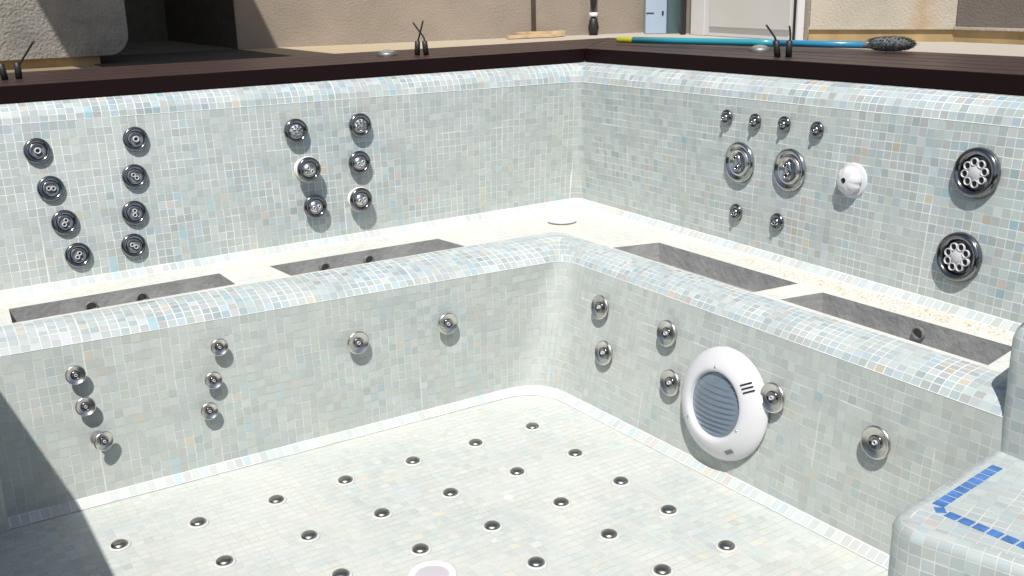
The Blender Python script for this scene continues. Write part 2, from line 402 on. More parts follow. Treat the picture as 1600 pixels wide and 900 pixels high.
# ---- entry steps on the right
def rounded(poly, rads, n=7):
    out = []; N_ = len(poly)
    for i, p in enumerate(poly):
        r = rads[i]; p = Vector(p)
        if r == 0: out.append(tuple(p)); continue
        a = (Vector(poly[i-1])-p).normalized(); b_ = (Vector(poly[(i+1) % N_])-p).normalized()
        P0 = p+a*r; P2_ = p+b_*r
        for k in range(n+1):
            t = k/n; q = P0*(1-t)**2+p*2*t*(1-t)+P2_*t*t; out.append((q.x, q.y))
    return out
def inset(poly, d):
    # shrink a clockwise/ccw ring towards its inside by averaging neighbouring edge normals
    n = len(poly); out = []
    area = sum(poly[i][0]*poly[(i+1) % n][1]-poly[(i+1) % n][0]*poly[i][1] for i in range(n))
    sgn = 1 if area > 0 else -1
    for i in range(n):
        a, p, b_ = Vector(poly[i-1]), Vector(poly[i]), Vector(poly[(i+1) % n])
        n1 = Vector((-(p-a).y, (p-a).x)).normalized()*sgn; n2 = Vector((-(b_-p).y, (b_-p).x)).normalized()*sgn
        nn = (n1+n2); nn = nn/max(.3, nn.length_squared)*2
        out.append(tuple(p+nn*d))
    return out
Z1 = .3675
front = [(-.40, -2.10), (-.893, -2.178), (-.59, -3.25), (-.40, -3.25)]
rp = rounded(front, [0, .085, 0, 0])
m = MB()
prof = [(0, 0), (0, .12), (0, .24), (0, Z1-.022), (.004, Z1-.012), (.013, Z1-.003), (.03, Z1)]
rows = []; uvr = []
us = [0]
for i in range(1, len(rp)): us.append(us[-1]+math.dist(rp[i], rp[i-1]))
for d, z in prof:
    q = inset(rp, d) if d else rp
    rows.append([(x, y, z) for x, y in q]); uvr.append([(u, z+d*.6) for u in us])
m.grid(rows, uvr)
top = inset(rp, .03)
e = Vector((.233, -.822)).normalized(); g_ = Vector((-e.y, e.x))   # along the front edge / across it
c0 = Vector(top[4])
m.quad_uv([(x, y, Z1) for x, y in top], [((Vector((x, y))-c0).dot(e), (Vector((x, y))-c0).dot(g_)) for x, y in top])
step = tpart(m, 'lower_step', M['tile_step'])
# blue tile band, one piece per glass tile, set into the top
def band(pts, name):
    m = MB()
    for (cx, cy, ang, w, d) in pts:
        R_ = Matrix.Rotation(ang, 2)
        q = [R_ @ Vector(p)+Vector((cx, cy)) for p in ((-w/2, -d/2), (w/2, -d/2), (w/2, d/2), (-w/2, d/2))]
        for i in range(4):
            a, b_ = q[i], q[(i+1) % 4]; m.face([(a.x, a.y, Z1-.001), (b_.x, b_.y, Z1-.001), (b_.x, b_.y, Z1+.0012), (a.x, a.y, Z1+.0012)])
        m.face([(p.x, p.y, Z1+.0012) for p in q])
    return tpart(m, name, M['blue'], step)
pt = []
a0 = Vector((-.755, -2.205)); a1 = Vector((-.515, -2.172)); dv = (a1-a0).normalized()
for k in range(9): q = a0+dv*(.012+k*.0272); pt.append((q.x, q.y, math.atan2(dv.y, dv.x), .0222, .0222))
b0 = Vector((-.768, -2.236)); dv = Vector((.155, -1.0)).normalized(); dv = (Vector((-.756, -2.384))-b0).normalized()
for k in range(16): q = b0+dv*(.010+k*.0275); pt.append((q.x, q.y, math.atan2(dv.y, dv.x), .0226, .0226))
pt.append((-.7665, -2.2190, radians(-42), .0190, .0200))
band(pt, 'blue_tile_band')
# upper step / armrest block standing on the bench
up = rounded([(-.447, -2.122), (-.447, -3.24), (.14, -3.24), (.14, -1.985)], [.03, 0, 0, .03])
m = MB(); rows = []; uvr = []
us = [0]
for i in range(1, len(up)): us.append(us[-1]+math.dist(up[i], up[i-1]))
ZU = .665
for d, z in [(0, Z1-.02), (0, .45), (0, .54), (0, ZU-.05), (.006, ZU-.03), (.02, ZU-.01), (.045, ZU)]:
    q = inset(up, d) if d else up
    q = q+[q[0]]
    rows.append([(x, y, z) for x, y in q]); uvr.append([(u, z+d*.6) for u in us+[us[-1]+.3]])
m.grid(rows, uvr); tq = inset(up, .045)
m.face([(x, y, ZU) for x, y in tq])
tpart(m, 'upper_step', M['tile_step'])

# ------------------------------------------------------------------ ground, deck, house
def conc(name, col): return simple(name, col, .9, noise_amt=.12, nscale=3, bump=.002, bscale=80)
m = MB(); X0, X1, Y0, Y1 = -2.70, .60, -3.40, .60; B_ = 120
for (a, b_, c, d) in ((-B_, X0, -B_, B_), (X1, B_, -B_, B_), (X0, X1, -B_, Y0), (X0, X1, Y1, B_)): m.face([(a, c, 1.0), (b_, c, 1.0), (b_, d, 1.0), (a, d, 1.0)])
gm_, gN, gL, gb = new_mat('terrace_ground')
tc = gN.new('ShaderNodeTexCoord'); sp = gN.new('ShaderNodeSeparateXYZ'); gL.new(tc.outputs['Object'], sp.inputs[0])
n1 = gN.new('ShaderNodeTexNoise'); n1.inputs['Scale'].default_value = 2.5; n1.inputs['Detail'].default_value = 7; gL.new(tc.outputs['Object'], n1.inputs['Vector'])
ma = gN.new('ShaderNodeMath'); ma.operation = 'MULTIPLY_ADD'; ma.inputs[1].default_value = .5; gL.new(n1.outputs['Fac'], ma.inputs[0]); gL.new(sp.outputs[0], ma.inputs[2])
mr = gN.new('ShaderNodeMapRange'); mr.inputs['From Min'].default_value = -1.5; mr.inputs['From Max'].default_value = 2.2; gL.new(ma.outputs[0], mr.inputs['Value'])
rp_ = gN.new('ShaderNodeValToRGB'); rp_.color_ramp.elements[0].color = (.22, .16, .085, 1); rp_.color_ramp.elements[1].color = (.42, .38, .33, 1)
e_ = rp_.color_ramp.elements.new(.45); e_.color = (.44, .36, .235, 1)
gL.new(mr.outputs[0], rp_.inputs['Fac']); gL.new(rp_.outputs[0], gb.inputs['Base Color']); gb.inputs['Roughness'].default_value = .9
tag(m.build('ground', gm_), kind='structure')
m = MB().box(-1.33, -.40, .80, 2.855, .995, 1.004)  # dark sheet laid on the ground to paint the shade before the porch
tag(m.build('porch_shade_sheet', simple('shade_sheet_dark', (.035, .032, .026), .8, noise_amt=.2)), 'dark ground sheet painted as shade before the porch, right of the rough grey pier', 'shade sheet')

def wood_mat():
    m, N, L, b = new_mat('dark_mahogany')
    tc = N.new('ShaderNodeTexCoord'); mp = N.new('ShaderNodeUVMap'); mp.uv_map = 'UVMap'
    sc = N.new('ShaderNodeVectorMath'); sc.operation = 'MULTIPLY'; sc.inputs[1].default_value = (2.2, 55, 1); L.new(mp.outputs[0], sc.inputs[0])
    n = N.new('ShaderNodeTexNoise'); n.inputs['Scale'].default_value = 2; n.inputs['Detail'].default_value = 7; L.new(sc.outputs[0], n.inputs['Vector'])
    r = N.new('ShaderNodeValToRGB'); r.color_ramp.elements[0].position = .3; r.color_ramp.elements[1].position = .75
    r.color_ramp.elements[0].color = (.026, .014, .013, 1); r.color_ramp.elements[1].color = (.075, .042, .036, 1)
    L.new(n.outputs['Fac'], r.inputs['Fac']); L.new(r.outputs[0], b.inputs['Base Color'])
    # fine lengthwise grooves
    w = N.new('ShaderNodeTexWave'); w.bands_direction = 'Y'; w.inputs['Scale'].default_value = 40; L.new(mp.outputs[0], w.inputs['Vector'])
    bp = N.new('ShaderNodeBump'); bp.inputs['Distance'].default_value = .0008; L.new(w.outputs['Fac'], bp.inputs['Height'])
    L.new(bp.outputs['Normal'], b.inputs['Normal'])
    b.inputs['Roughness'].default_value = .38
    return m
M['wood'] = wood_mat()
deck = empty('wooden_deck', (.3, .3, 1.0), 'dark mahogany timber surround capping the two tiled rims of the tub', 'deck')
ZD = 1.0885
def dpart(mb, name, bevel=0):
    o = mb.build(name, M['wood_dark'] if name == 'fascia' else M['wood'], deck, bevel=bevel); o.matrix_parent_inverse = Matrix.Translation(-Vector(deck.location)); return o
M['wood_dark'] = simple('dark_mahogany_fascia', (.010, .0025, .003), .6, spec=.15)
def board(p, q, r, s, z0, z1, name='board'):
    # p-q inner edge, r-s outer edge; grain along p-q; the run on the left dips a few millimetres
    L = (Vector(q)-Vector(p)).length; W = (Vector(s)-Vector(p)).length; g = random.uniform(0, 9)
    Z = lambda a, z: (a[0], a[1], z-zdrop(a[0]))
    m = MB()
    m.quad_uv([Z(p, z1), Z(q, z1), Z(r, z1), Z(s, z1)], [(g, 0), (g+L, 0), (g+L, W), (g, W)])
    m.quad_uv([Z(p, z0), Z(q, z0), Z(q, z1), Z(p, z1)], [(g, 0), (g+L, 0), (g+L, z1-z0), (g, z1-z0)])
    m.quad_uv([Z(s, z0), Z(r, z0), Z(r, z1), Z(s, z1)], [(g, 0), (g+L, 0), (g+L, z1-z0), (g, z1-z0)])
    m.quad_uv([Z(q, z0), Z(r, z0), Z(r, z1), Z(q, z1)], [(0, 0), (.1, 0), (.1, .02), (0, .02)])
    m.quad_uv([Z(p, z0), Z(s, z0), Z(s, z1), Z(p, z1)], [(0, 0), (.1, 0), (.1, .02), (0, .02)])
    m.quad_uv([Z(s, z0), Z(r, z0), Z(q, z0), Z(p, z0)], [(g, 0), (g+L, 0), (g+L, W), (g, W)])
    return dpart(m, name, bevel=.0015)
def pair(o0, o1, z0, z1, name='board'):
    def cor(o): return (.072+o, .046+o)
    fa_ = lambda x, o: A_in(x)+o*(1+.035*(.07-x))
    c0, c1 = cor(o0), cor(o1)
    board((-2.75, fa_(-2.75, o0)), (c0[0]-.0015, c0[1]), (c1[0]-.0015, c1[1]), (-2.75, fa_(-2.75, o1)), z0, z1, name)
    board((c0[0]+.0015, c0[1]), (B_in(-3.4)+o0, -3.4), (B_in(-3.4)+o1, -3.4), (c1[0]+.0015, c1[1]), z0, z1, name)
for k in range(5): pair(.114*k+(.010 if k == 0 else 0), .114*(k+1)-.004, ZD-.022, ZD)
pair(0, .009, ZT+.001, ZD-.001, 'fascia')
pair(.555, .570, 1.001, ZD-.0225, 'fascia')
for k in range(2): board((-2.66-.118*k, .15), (-2.66-.118*k, -3.38), (-2.774-.118*k, -3.38), (-2.774-.118*k, .15), ZT+.001, ZD)

def stucco(name, col, amt=.10, bump=.0035, ns=4, bs=90, stain=None):
    m = simple(name, col, .95, noise_amt=amt, nscale=ns, bump=bump, bscale=bs)
    return m
M['stucco'] = stucco('beige_stucco', (.31, .258, .208))
M['stucco_pale'] = stucco('cream_stucco', (.44, .395, .325), amt=.18, ns=2.5)
m_ = M['stucco_pale']; N_, L_ = m_.node_tree.nodes, m_.node_tree.links; b__ = N_['Principled BSDF']; src = b__.inputs['Base Color'].links[0].from_socket
tc_ = N_.new('ShaderNodeTexCoord'); sx_ = N_.new('ShaderNodeSeparateXYZ'); L_.new(tc_.outputs['Object'], sx_.inputs[0])
nz_ = N_.new('ShaderNodeTexNoise'); nz_.inputs['Scale'].default_value = 9; L_.new(tc_.outputs['Object'], nz_.inputs['Vector'])
def mm_(op, a, b=None, c=None):
    n = N_.new('ShaderNodeMath'); n.operation = op
    for i, v in enumerate((a, b, c)):
        if v is None: continue
        if isinstance(v, (int, float)): n.inputs[i].default_value = v
        else: L_.new(v, n.inputs[i])
    return n.outputs[0]
dy_ = mm_('ABSOLUTE', mm_('SUBTRACT', mm_('MULTIPLY_ADD', nz_.outputs['Fac'], .10, sx_.outputs[1]), .31))
fa_ = mm_('MULTIPLY', mm_('SUBTRACT', 1, mm_('MINIMUM', mm_('MULTIPLY', dy_, 14), 1)), .55)
mx_ = N_.new('ShaderNodeMix'); mx_.data_type = 'RGBA'; mx_.inputs['B'].default_value = (.36, .22, .09, 1)
L_.new(fa_, mx_.inputs['Factor']); L_.new(src, mx_.inputs['A']); L_.new(mx_.outputs['Result'], b__.inputs['Base Color'])
M['stucco_darker'] = stucco('darker_stucco', (.17, .145, .125))  # darker stucco tone for the last stretch of wall
M['stucco_rough'] = stucco('rough_grey_stucco', (.26, .245, .22), .22, .009, 9, 70)
M['ochre'] = simple('ochre_skirting', (.38, .27, .13), .9, noise_amt=.25, nscale=6)
M['sand'] = simple('sandy_skirting', (.60, .47, .30), .9, noise_amt=.2, nscale=9)
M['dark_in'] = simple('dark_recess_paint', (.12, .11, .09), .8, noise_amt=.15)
house = empty('house', (1.0, 2.8, 1.0), 'beige rendered house with ochre skirting behind the tub', 'house')
def hpart(mb, name, mat, parent=None, bevel=0):
    o = mb.build(name, mat, parent or house, bevel=bevel)
    if parent is None: o.matrix_parent_inverse = Matrix.Translation(-Vector(house.location))
    return o
def wallseg(a, b_, z0, z1, th, name, mat, parent=None, bevel=0, away=True):
    a, b_ = Vector(a), Vector(b_); d = (b_-a).normalized(); n = Vector((-d.y, d.x))*th
    return hpart(MB().prism([tuple(a), tuple(b_), tuple(b_+n), tuple(a+n)], z0, z1), name, mat, parent, bevel)
# stucco wall right of the dark opening (runs to the corner by the cabinet)
W0, W1, W2 = (-.385, 2.885), (1.47, 2.51), (2.42, 2.33)
wallseg(W0, W1, .99, 3.9, .22, 'wall', M['stucco'])
wallseg((1.475, 2.485), W2, .99, 3.9, .22, 'wall', M['stucco'])
def off(a, b_, d):
    a, b_ = Vector(a), Vector(b_); u = (b_-a).normalized(); n = Vector((-u.y, u.x))*d; return a+n, b_+n
# door wall
D0, D1 = (2.235, 1.90), (2.035, .80)
wallseg((2.50, 2.40), (2.31, 1.93), .99, 3.9, .2, 'wall', M['stucco_pale'])
wallseg((2.30, 1.925), (2.13, .77), .99, 3.9, .2, 'wall', M['stucco_pale'])
M['door_white'] = simple('door_white', (.66, .665, .66), .4, noise_amt=.04, nscale=2)
M['door_panel'] = simple('door_panel_grey', (.60, .60, .575), .5, noise_amt=.05, nscale=2)
q = off((2.27, 1.80), (2.11, .785), -.05)
door = wallseg(q[0], q[1], 1.0, 3.0, .045, 'door', M['door_white'], bevel=.004)
door['label'] = 'white metal door with a raised pale panel'
def dseg(t0, t1, z0, z1, d0, th, name, mat):
    a, b_ = Vector((2.27, 1.80)), Vector((2.11, .785)); p0, p1 = a.lerp(b_, t0), a.lerp(b_, t1)
    q = off(p0, p1, d0); o = wallseg(q[0], q[1], z0, z1, th, name, mat, bevel=.004)
    o.parent = door; o.matrix_parent_inverse = Matrix.Identity(4); return o
dseg(.19, .95, 1.055, 2.9, -.062, .013, 'door_panel', M['door_panel'])
dseg(.965, .985, 1.0, 2.95, -.056, .006, 'edge_seal', M['rubber'])
dseg(-.085, -.06, 1.0, 3.0, -.09, .03, 'door_frame', simple('frame_black', (.03, .03, .03), .4))
dseg(-.02, .13, 1.0, 3.0, -.056, .006, 'door_frame', M['door_white'])
# cream wall, corner, darker wall
C0, C1, C2 = (2.12, .76), (2.50, .13), (2.40, -1.6)
wallseg(C0, C1, .99, 3.9, .25, 'wall', M['stucco_pale'])
wallseg((2.502, .128), C2, .99, 3.9, .25, 'wall', M['stucco_darker'])
q = off(C0, C1, -.02); wallseg(q[0], q[1], .995, 1.062, .018, 'skirting', M['ochre'])
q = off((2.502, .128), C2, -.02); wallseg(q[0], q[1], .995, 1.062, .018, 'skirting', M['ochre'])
q = off(C0, C1, -.035); wallseg(q[0], q[1], 1.063, 1.075, .034, 'skirting_cap', M['stucco_pale'])
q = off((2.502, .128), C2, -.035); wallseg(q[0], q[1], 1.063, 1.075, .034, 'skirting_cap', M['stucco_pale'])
# slim ledge line near the top of the cream wall
q = off(C0, C1, -.02); wallseg(q[0], q[1], 1.312, 1.33, .018, 'ledge', M['stucco_pale'])
# dark opening: a deep roofed recess
m = MB(); xa, xb, ya, yb = -1.45, -.387, 2.86, 4.4
m.face([(xa, yb, 1.002), (xb, yb, 1.002), (xb, yb, 3.9), (xa, yb, 3.9)])
m.face([(xa, ya, 1.002), (xa, yb, 1.002), (xa, yb, 3.9), (xa, ya, 3.9)]); m.face([(xb, ya, 1.002), (xb, yb, 1.002), (xb, yb, 3.9), (xb, ya, 3.9)])
m.face([(xa, ya, 1.004), (xb, ya, 1.004), (xb, yb, 1.004), (xa, yb, 1.004)])
hpart(m, 'porch_recess', M['dark_in'])
hpart(MB().box(-2.23, -1.01, .85, 4.5, 3.0, 3.15), 'shade_slab', M['stucco'])  # unseen overhang, added to cast the shade on pier and porch
# rounded stucco pier at the far left
pier = empty('stucco_pier', (-2.2, 2.4, 1.0), 'rough grey rendered pier with a rounded lower corner, left of the dark porch', 'pier')
m = MB()
def pier_outline(xr, zc):
    pts = []
    for k in range(9):
        a = -pi/2+(pi/2)*k/8; pts.append((xr-.10+.10*cos(a), 1.045+.10+.10*sin(a)))
    return pts
ol = [(-4.2, 1.045)]+pier_outline(-1.16, 0)+[(-1.16, 3.0), (-4.2, 3.0)]
m.face([(x, 2.14, z) for x, z in ol]); m.face([(x, 3.2, z) for x, z in reversed(ol)])
for i in range(len(ol)):
    a, b_ = ol[i], ol[(i+1) % len(ol)]; m.face([(a[0], 2.14, a[1]), (b_[0], 2.14, b_[1]), (b_[0], 3.2, b_[1]), (a[0], 3.2, a[1])])
o = m.build('pier_body', M['stucco_rough'], pier); o.matrix_parent_inverse = Matrix.Translation(-Vector(pier.location))
o = MB().box(-4.2, -1.30, 2.17, 3.15, 1.0, 1.045).build('plinth', M['ochre'], pier); o.matrix_parent_inverse = Matrix.Translation(-Vector(pier.location))

# pale blue cabinet / tank beside the door
cab = empty('cabinet', (2.0, 2.15, 1.0), 'pale blue upright cabinet with a rounded side, between beige wall and white door', 'cabinet')
M['pale_blue'] = simple('pale_blue_enamel', (.34, .43, .53), .35, noise_amt=.05, nscale=3)
M['steel_blue'] = simple('steel_blue_enamel', (.20, .32, .38), .3, noise_amt=.05, nscale=3)
def cpart(mb, name, mat, bevel=0, parent=None):
    o = mb.build(name, mat, parent or cab, bevel=bevel)
    o.matrix_parent_inverse = Matrix.Translation(-Vector(cab.location)); return o
fa, fb = Vector((2.115, 2.15)), Vector((2.225, 2.07)); dd = (fb-fa).normalized(); nn = Vector((-dd.y, dd.x))
cpart(MB().prism([tuple(fa), tuple(fb), tuple(fb+nn*.2), tuple(fa+nn*.2)], 1.0, 2.5), 'front_panel', M['pale_blue'], .004)
cpart(MB().lathe([(0, 1.0), (.095, 1.0), (.095, 2.5), (0, 2.5)], 32, Matrix.Translation((2.315, 2.115, 0))), 'side_cylinder', M['steel_blue'])
for z, w in ((1.255, .095), (1.13, .05)):
    a = fa-nn*.003+dd*.004; b_ = fa-nn*.003+dd*(.004+w)
    cpart(MB().prism([tuple(a), tuple(b_), tuple(b_+nn*.004), tuple(a+nn*.004)], z, z+.007), 'vent_slot', M['rubber'])
for z in (1.25, 1.12):
    a = fa-nn*.006+dd*.105
    cpart(MB().prism([tuple(a), tuple(a+dd*.012), tuple(a+dd*.012+nn*.007), tuple(a+nn*.007)], z, z+.025), 'catch', M['rubber'], .001)
# black pipe on the beige wall
def arrow(a, b_): return [a.lerp(b_, k/6) for k in range(7)]
pipe = empty('drainpipe', (1.78, 2.36, 1.0), 'black drainpipe with a white clamp on the beige wall left of the cabinet', 'pipe')
def ppart(mb, name, mat):
    o = mb.build(name, mat, pipe); o.matrix_parent_inverse = Matrix.Translation(-Vector(pipe.location)); return o
px_, py_ = 1.84, 2.35
ppart(MB().lathe([(.0, 1.14), (.010, 1.14), (.024, 1.24), (.024, 2.6), (0, 2.6)], 20, Matrix.Translation((px_, py_, 0))), 'downpipe', M['rubber'])
ppart(MB().lathe([(0, 1.12), (.026, 1.12), (.028, 1.13), (.026, 1.145), (0, 1.145)], 20, Matrix.Translation((px_, py_, 0))), 'clamp', M['white_plastic'])
ppart(MB().lathe([(0, 1.0), (.028, 1.0), (.036, 1.05), (.026, 1.10), (.008, 1.12), (0, 1.12)], 20, Matrix.Translation((px_, py_, 0))), 'gully_trap', M['rubber'])
gp = MB().tube([(1.44, 2.46, 1.0), (1.44, 2.46, 1.6), (1.44, 2.46, 2.8)], .014, 12).build('conduit', simple('conduit_grey', (.12, .11, .10), .6))
tag(gp, 'thin grey conduit running up the beige wall above the loose planks', 'pipe')
for k, (a, b_, w) in enumerate((((1.20, 2.38), (1.55, 2.33), .05), ((1.30, 2.44), (1.62, 2.36), .045))):
    a, b_ = Vector(a), Vector(b_); d = (b_-a).normalized(); n = Vector((-d.y, d.x))
    o = MB().prism([tuple(a), tuple(b_), tuple(b_+n*w), tuple(a+n*w)], 1.003+.0*k, 1.022+.016*k).build('plank', simple('raw_plank', (.55, .40, .24), .8, noise_amt=.25, nscale=14), bevel=.002)
    tag(o, ('thin pale plank lying on the ground in front of the beige wall', 'thicker pale plank lying against the foot of the beige wall')[k], 'plank', 'loose planks by the wall')

# ------------------------------------------------------------------ things on the deck
def cable(base, pts, label, tilt=(0, 0)):
    t = empty('cable_end', (base[0], base[1], ZD-zdrop(base[0])), label, 'cable', 'cable ends sticking up through the deck')
    top = Vector((tilt[0], tilt[1], .052))
    MB().tube([(0, 0, 0), top*.5, top*.97, top], [.0105, .0105, .0100, .006], 12).build('sleeve', M['rubber'], t)
    P_ = [top*.8]+[Vector(p)-Vector((base[0], base[1], ZD-zdrop(base[0]))) for p in pts]
    # smooth
    Q = []
    for i in range(len(P_)-1):
        for k in range(4): Q.append(P_[i].lerp(P_[i+1], k/4))
    Q.append(P_[-1])
    for _ in range(2): Q = [Q[0]]+[(Q[i-1]+Q[i]*2+Q[i+1])/4 for i in range(1, len(Q)-1)]+[Q[-1]]
    MB().tube(Q, .0032, 8).build('wire', M['copper_cable'], t)
cable((-1.939, .408), [(-1.946, .412, 1.127), (-1.962, .42, 1.15)], 'stubby black cable end at the far left, beside the one with a long wire', (-.006, .002))
cable((-1.896, .423), [(-1.887, .417, 1.127), (-1.863, .403, 1.162), (-1.841, .389, 1.196)], 'black cable end with a wire bent right, in front of the rough grey pier')
cable((-.528, .294), [(-.522, .290, 1.145), (-.512, .284, 1.18), (-.505, .279, 1.211)], 'left one of the two crossing cable ends in front of the beige wall', (.004, 0))
cable((-.506, .263), [(-.510, .266, 1.150), (-.528, .277, 1.178), (-.544, .287, 1.206)], 'right one of the two crossing cable ends by the beige wall, leaning left', (-.005, 0))
cable((.204, -.833), [(.196, -.828, 1.148), (.180, -.819, 1.172), (.168, -.811, 1.191)], 'thin black cable end leaning left in front of the white door', (-.006, .004))
cable((.226, -.860), [(.229, -.861, 1.148), (.228, -.860, 1.168), (.224, -.858, 1.187)], 'upright black cable end by the right edge of the white door')
for (x, y, lb) in ((-.604, .397, 'round steel deck light on the boards left of the crossing cables'), (.397, -.563, 'round steel deck light on the boards in front of the white door')):
    t = empty('deck_light', (x, y, ZD-zdrop(x)), lb, 'deck light', 'round lights set in the deck')
    MB().lathe([(.040, 0), (.040, .008), (.034, .012), (.030, .012)], 32).build('bezel', M['dull_steel'], t)
    MB().lathe([(.030, .011), (.022, .017), (.010, .020), (0, .021)], 32).build('lens', simple('frosted_lens', (.20, .22, .19), .6), t)
# brush with telescopic blue pole
br = empty('pool_brush', (.43, -.4, ZD), 'long turquoise pole with a grey bristle brush head lying across the deck corner', 'brush')
def bpart(mb, name, mat):
    o = mb.build(name, mat, br); o.matrix_parent_inverse = Matrix.Translation(-Vector(br.location)); return o
a, b_ = Vector((.309, .144, ZD+.020)), Vector((.545, -.895, ZD+.024))
bpart(MB().tube([a.lerp(b_, t) for t in (.075, .3, .6, .68)], .0130, 16), 'pole', simple('turquoise_pole', (.035, .30, .38), .25, coat=.4))
bpart(MB().tube([a.lerp(b_, t) for t in (.67, .8, 1.0)], .0118, 16), 'inner_pole', simple('blue_pole', (.03, .22, .38), .25, coat=.4))
bpart(MB().tube([a.lerp(b_, t) for t in (0, .01, .075, .082)], [.009, .012, .0135, .0125], 16), 'grip', simple('yellow_grip', (.42, .40, .03), .4))
hc = Vector((.590, -.965, ZD+.028)); hd = Vector((.06, -.155, 0)).normalized(); hn = Vector((-hd.y, hd.x, 0))
bpart(MB().tube([b_-(b_-a).normalized()*.02, b_.lerp(hc, .35)], [.012, .0135], 14), 'collar', M['grey_plastic'])
m = MB(); random.seed(3)
def ell(u, v, k=1): return hc+hd*(.096*k*cos(v)*cos(u))+hn*(.050*k*cos(v)*sin(u))+Vector((0, 0, .029*k*sin(v)))
m.grid([[ell(2*pi*j/32, -pi/2+pi*i/12, .8) for j in range(33)] for i in range(13)])
for k in range(1500):
    u = random.uniform(0, 2*pi); v = math.asin(random.uniform(-1, 1)); p = ell(u, v, .78); q = ell(u+random.uniform(-.12, .12), v+random.uniform(-.15, .15), random.uniform(.84, .98))
    if q.z < ZD+.001: q.z = ZD+.001
    s_ = (q-p).cross(Vector((random.random(), random.random(), random.random()))).normalized()*.0016
    m.face([p-s_, p+s_, q+s_*.4]); 
bpart(m, 'bristles', simple('grey_bristle', (.13, .14, .135), .95, noise_amt=.2, nscale=60))

# ------------------------------------------------------------------ jets and fittings
def frame_on(pos, n, twist=0, up=Vector((0, 0, 1))):
    n = Vector(n).normalized(); r = up.cross(n).normalized(); u = n.cross(r)
    Mx = Matrix((r, u, n)).transposed().to_4x4(); Mx.translation = Vector(pos)
    return Mx @ Matrix.Rotation(twist, 4, 'Z')
def nrm(f0_, f1_, z0, z1, s, axis):
    # outward normal of the ruled wall (towards the water) at plan coordinate s
    e_ = .01
    zz = (f1_(s)-f0_(s))/(z1-z0); ss = (f0_(s+e_)-f0_(s-e_))/(2*e_)
    return Vector((ss, -1, zz)) if axis == 1 else Vector((-1, ss, zz))
nUA = lambda x: nrm(A_ba, A_rd, H, ZR, x, 1); nUB = lambda y: nrm(B_ba, B_rd, H, ZR, y, 0)
nLA = lambda x: nrm(A_fl, A_bu, 0, ZB, x, 1); nLB = lambda y: nrm(B_fl, B_bu, 0, ZB, y, 0)
def place(t, pos, n, twist=0, tiltx=0, tilty=0):
    t.matrix_world = frame_on(pos, n, 0) @ Matrix.Rotation(tiltx, 4, 'X') @ Matrix.Rotation(tilty, 4, 'Y') @ Matrix.Rotation(twist, 4, 'Z')
def nozzle(t, x, y, r, z, mat=None, k=1):
    Mx = Matrix.Translation((x, y, 0))
    o = MB().lathe([(r, z-.006), (r, z+.001), (r*.86, z+.003), (r*.62*k, z+.002), (r*.55*k, z-.002)], 20, Mx).build('nozzle', mat or M['nozzle'], t)
    MB().lathe([(r*.56*k, z-.0018), (0, z-.0022)], 16, Mx).build('bore', M['hole'], o)
def copy_thing(src, label):
    r = src.copy(); COL.objects.link(r); r['label'] = label
    for ch in src.children:
        c = ch.copy(); COL.objects.link(c); c.parent = r
        for g in ch.children:
            d = g.copy(); COL.objects.link(d); d.parent = c
    return r
protos = {}
def jet(kind, R, prot, pos, n, twist, label, group, tiltx=0, tilty=0):
    key = (kind, R, prot)
    if key in protos: t = copy_thing(protos[key], label); t['group'] = group
    else: t = build_jet(kind, R, prot); tag(t, label, 'spa jet', group); protos[key] = t
    place(t, pos, n, twist, tiltx, tilty)
    return t
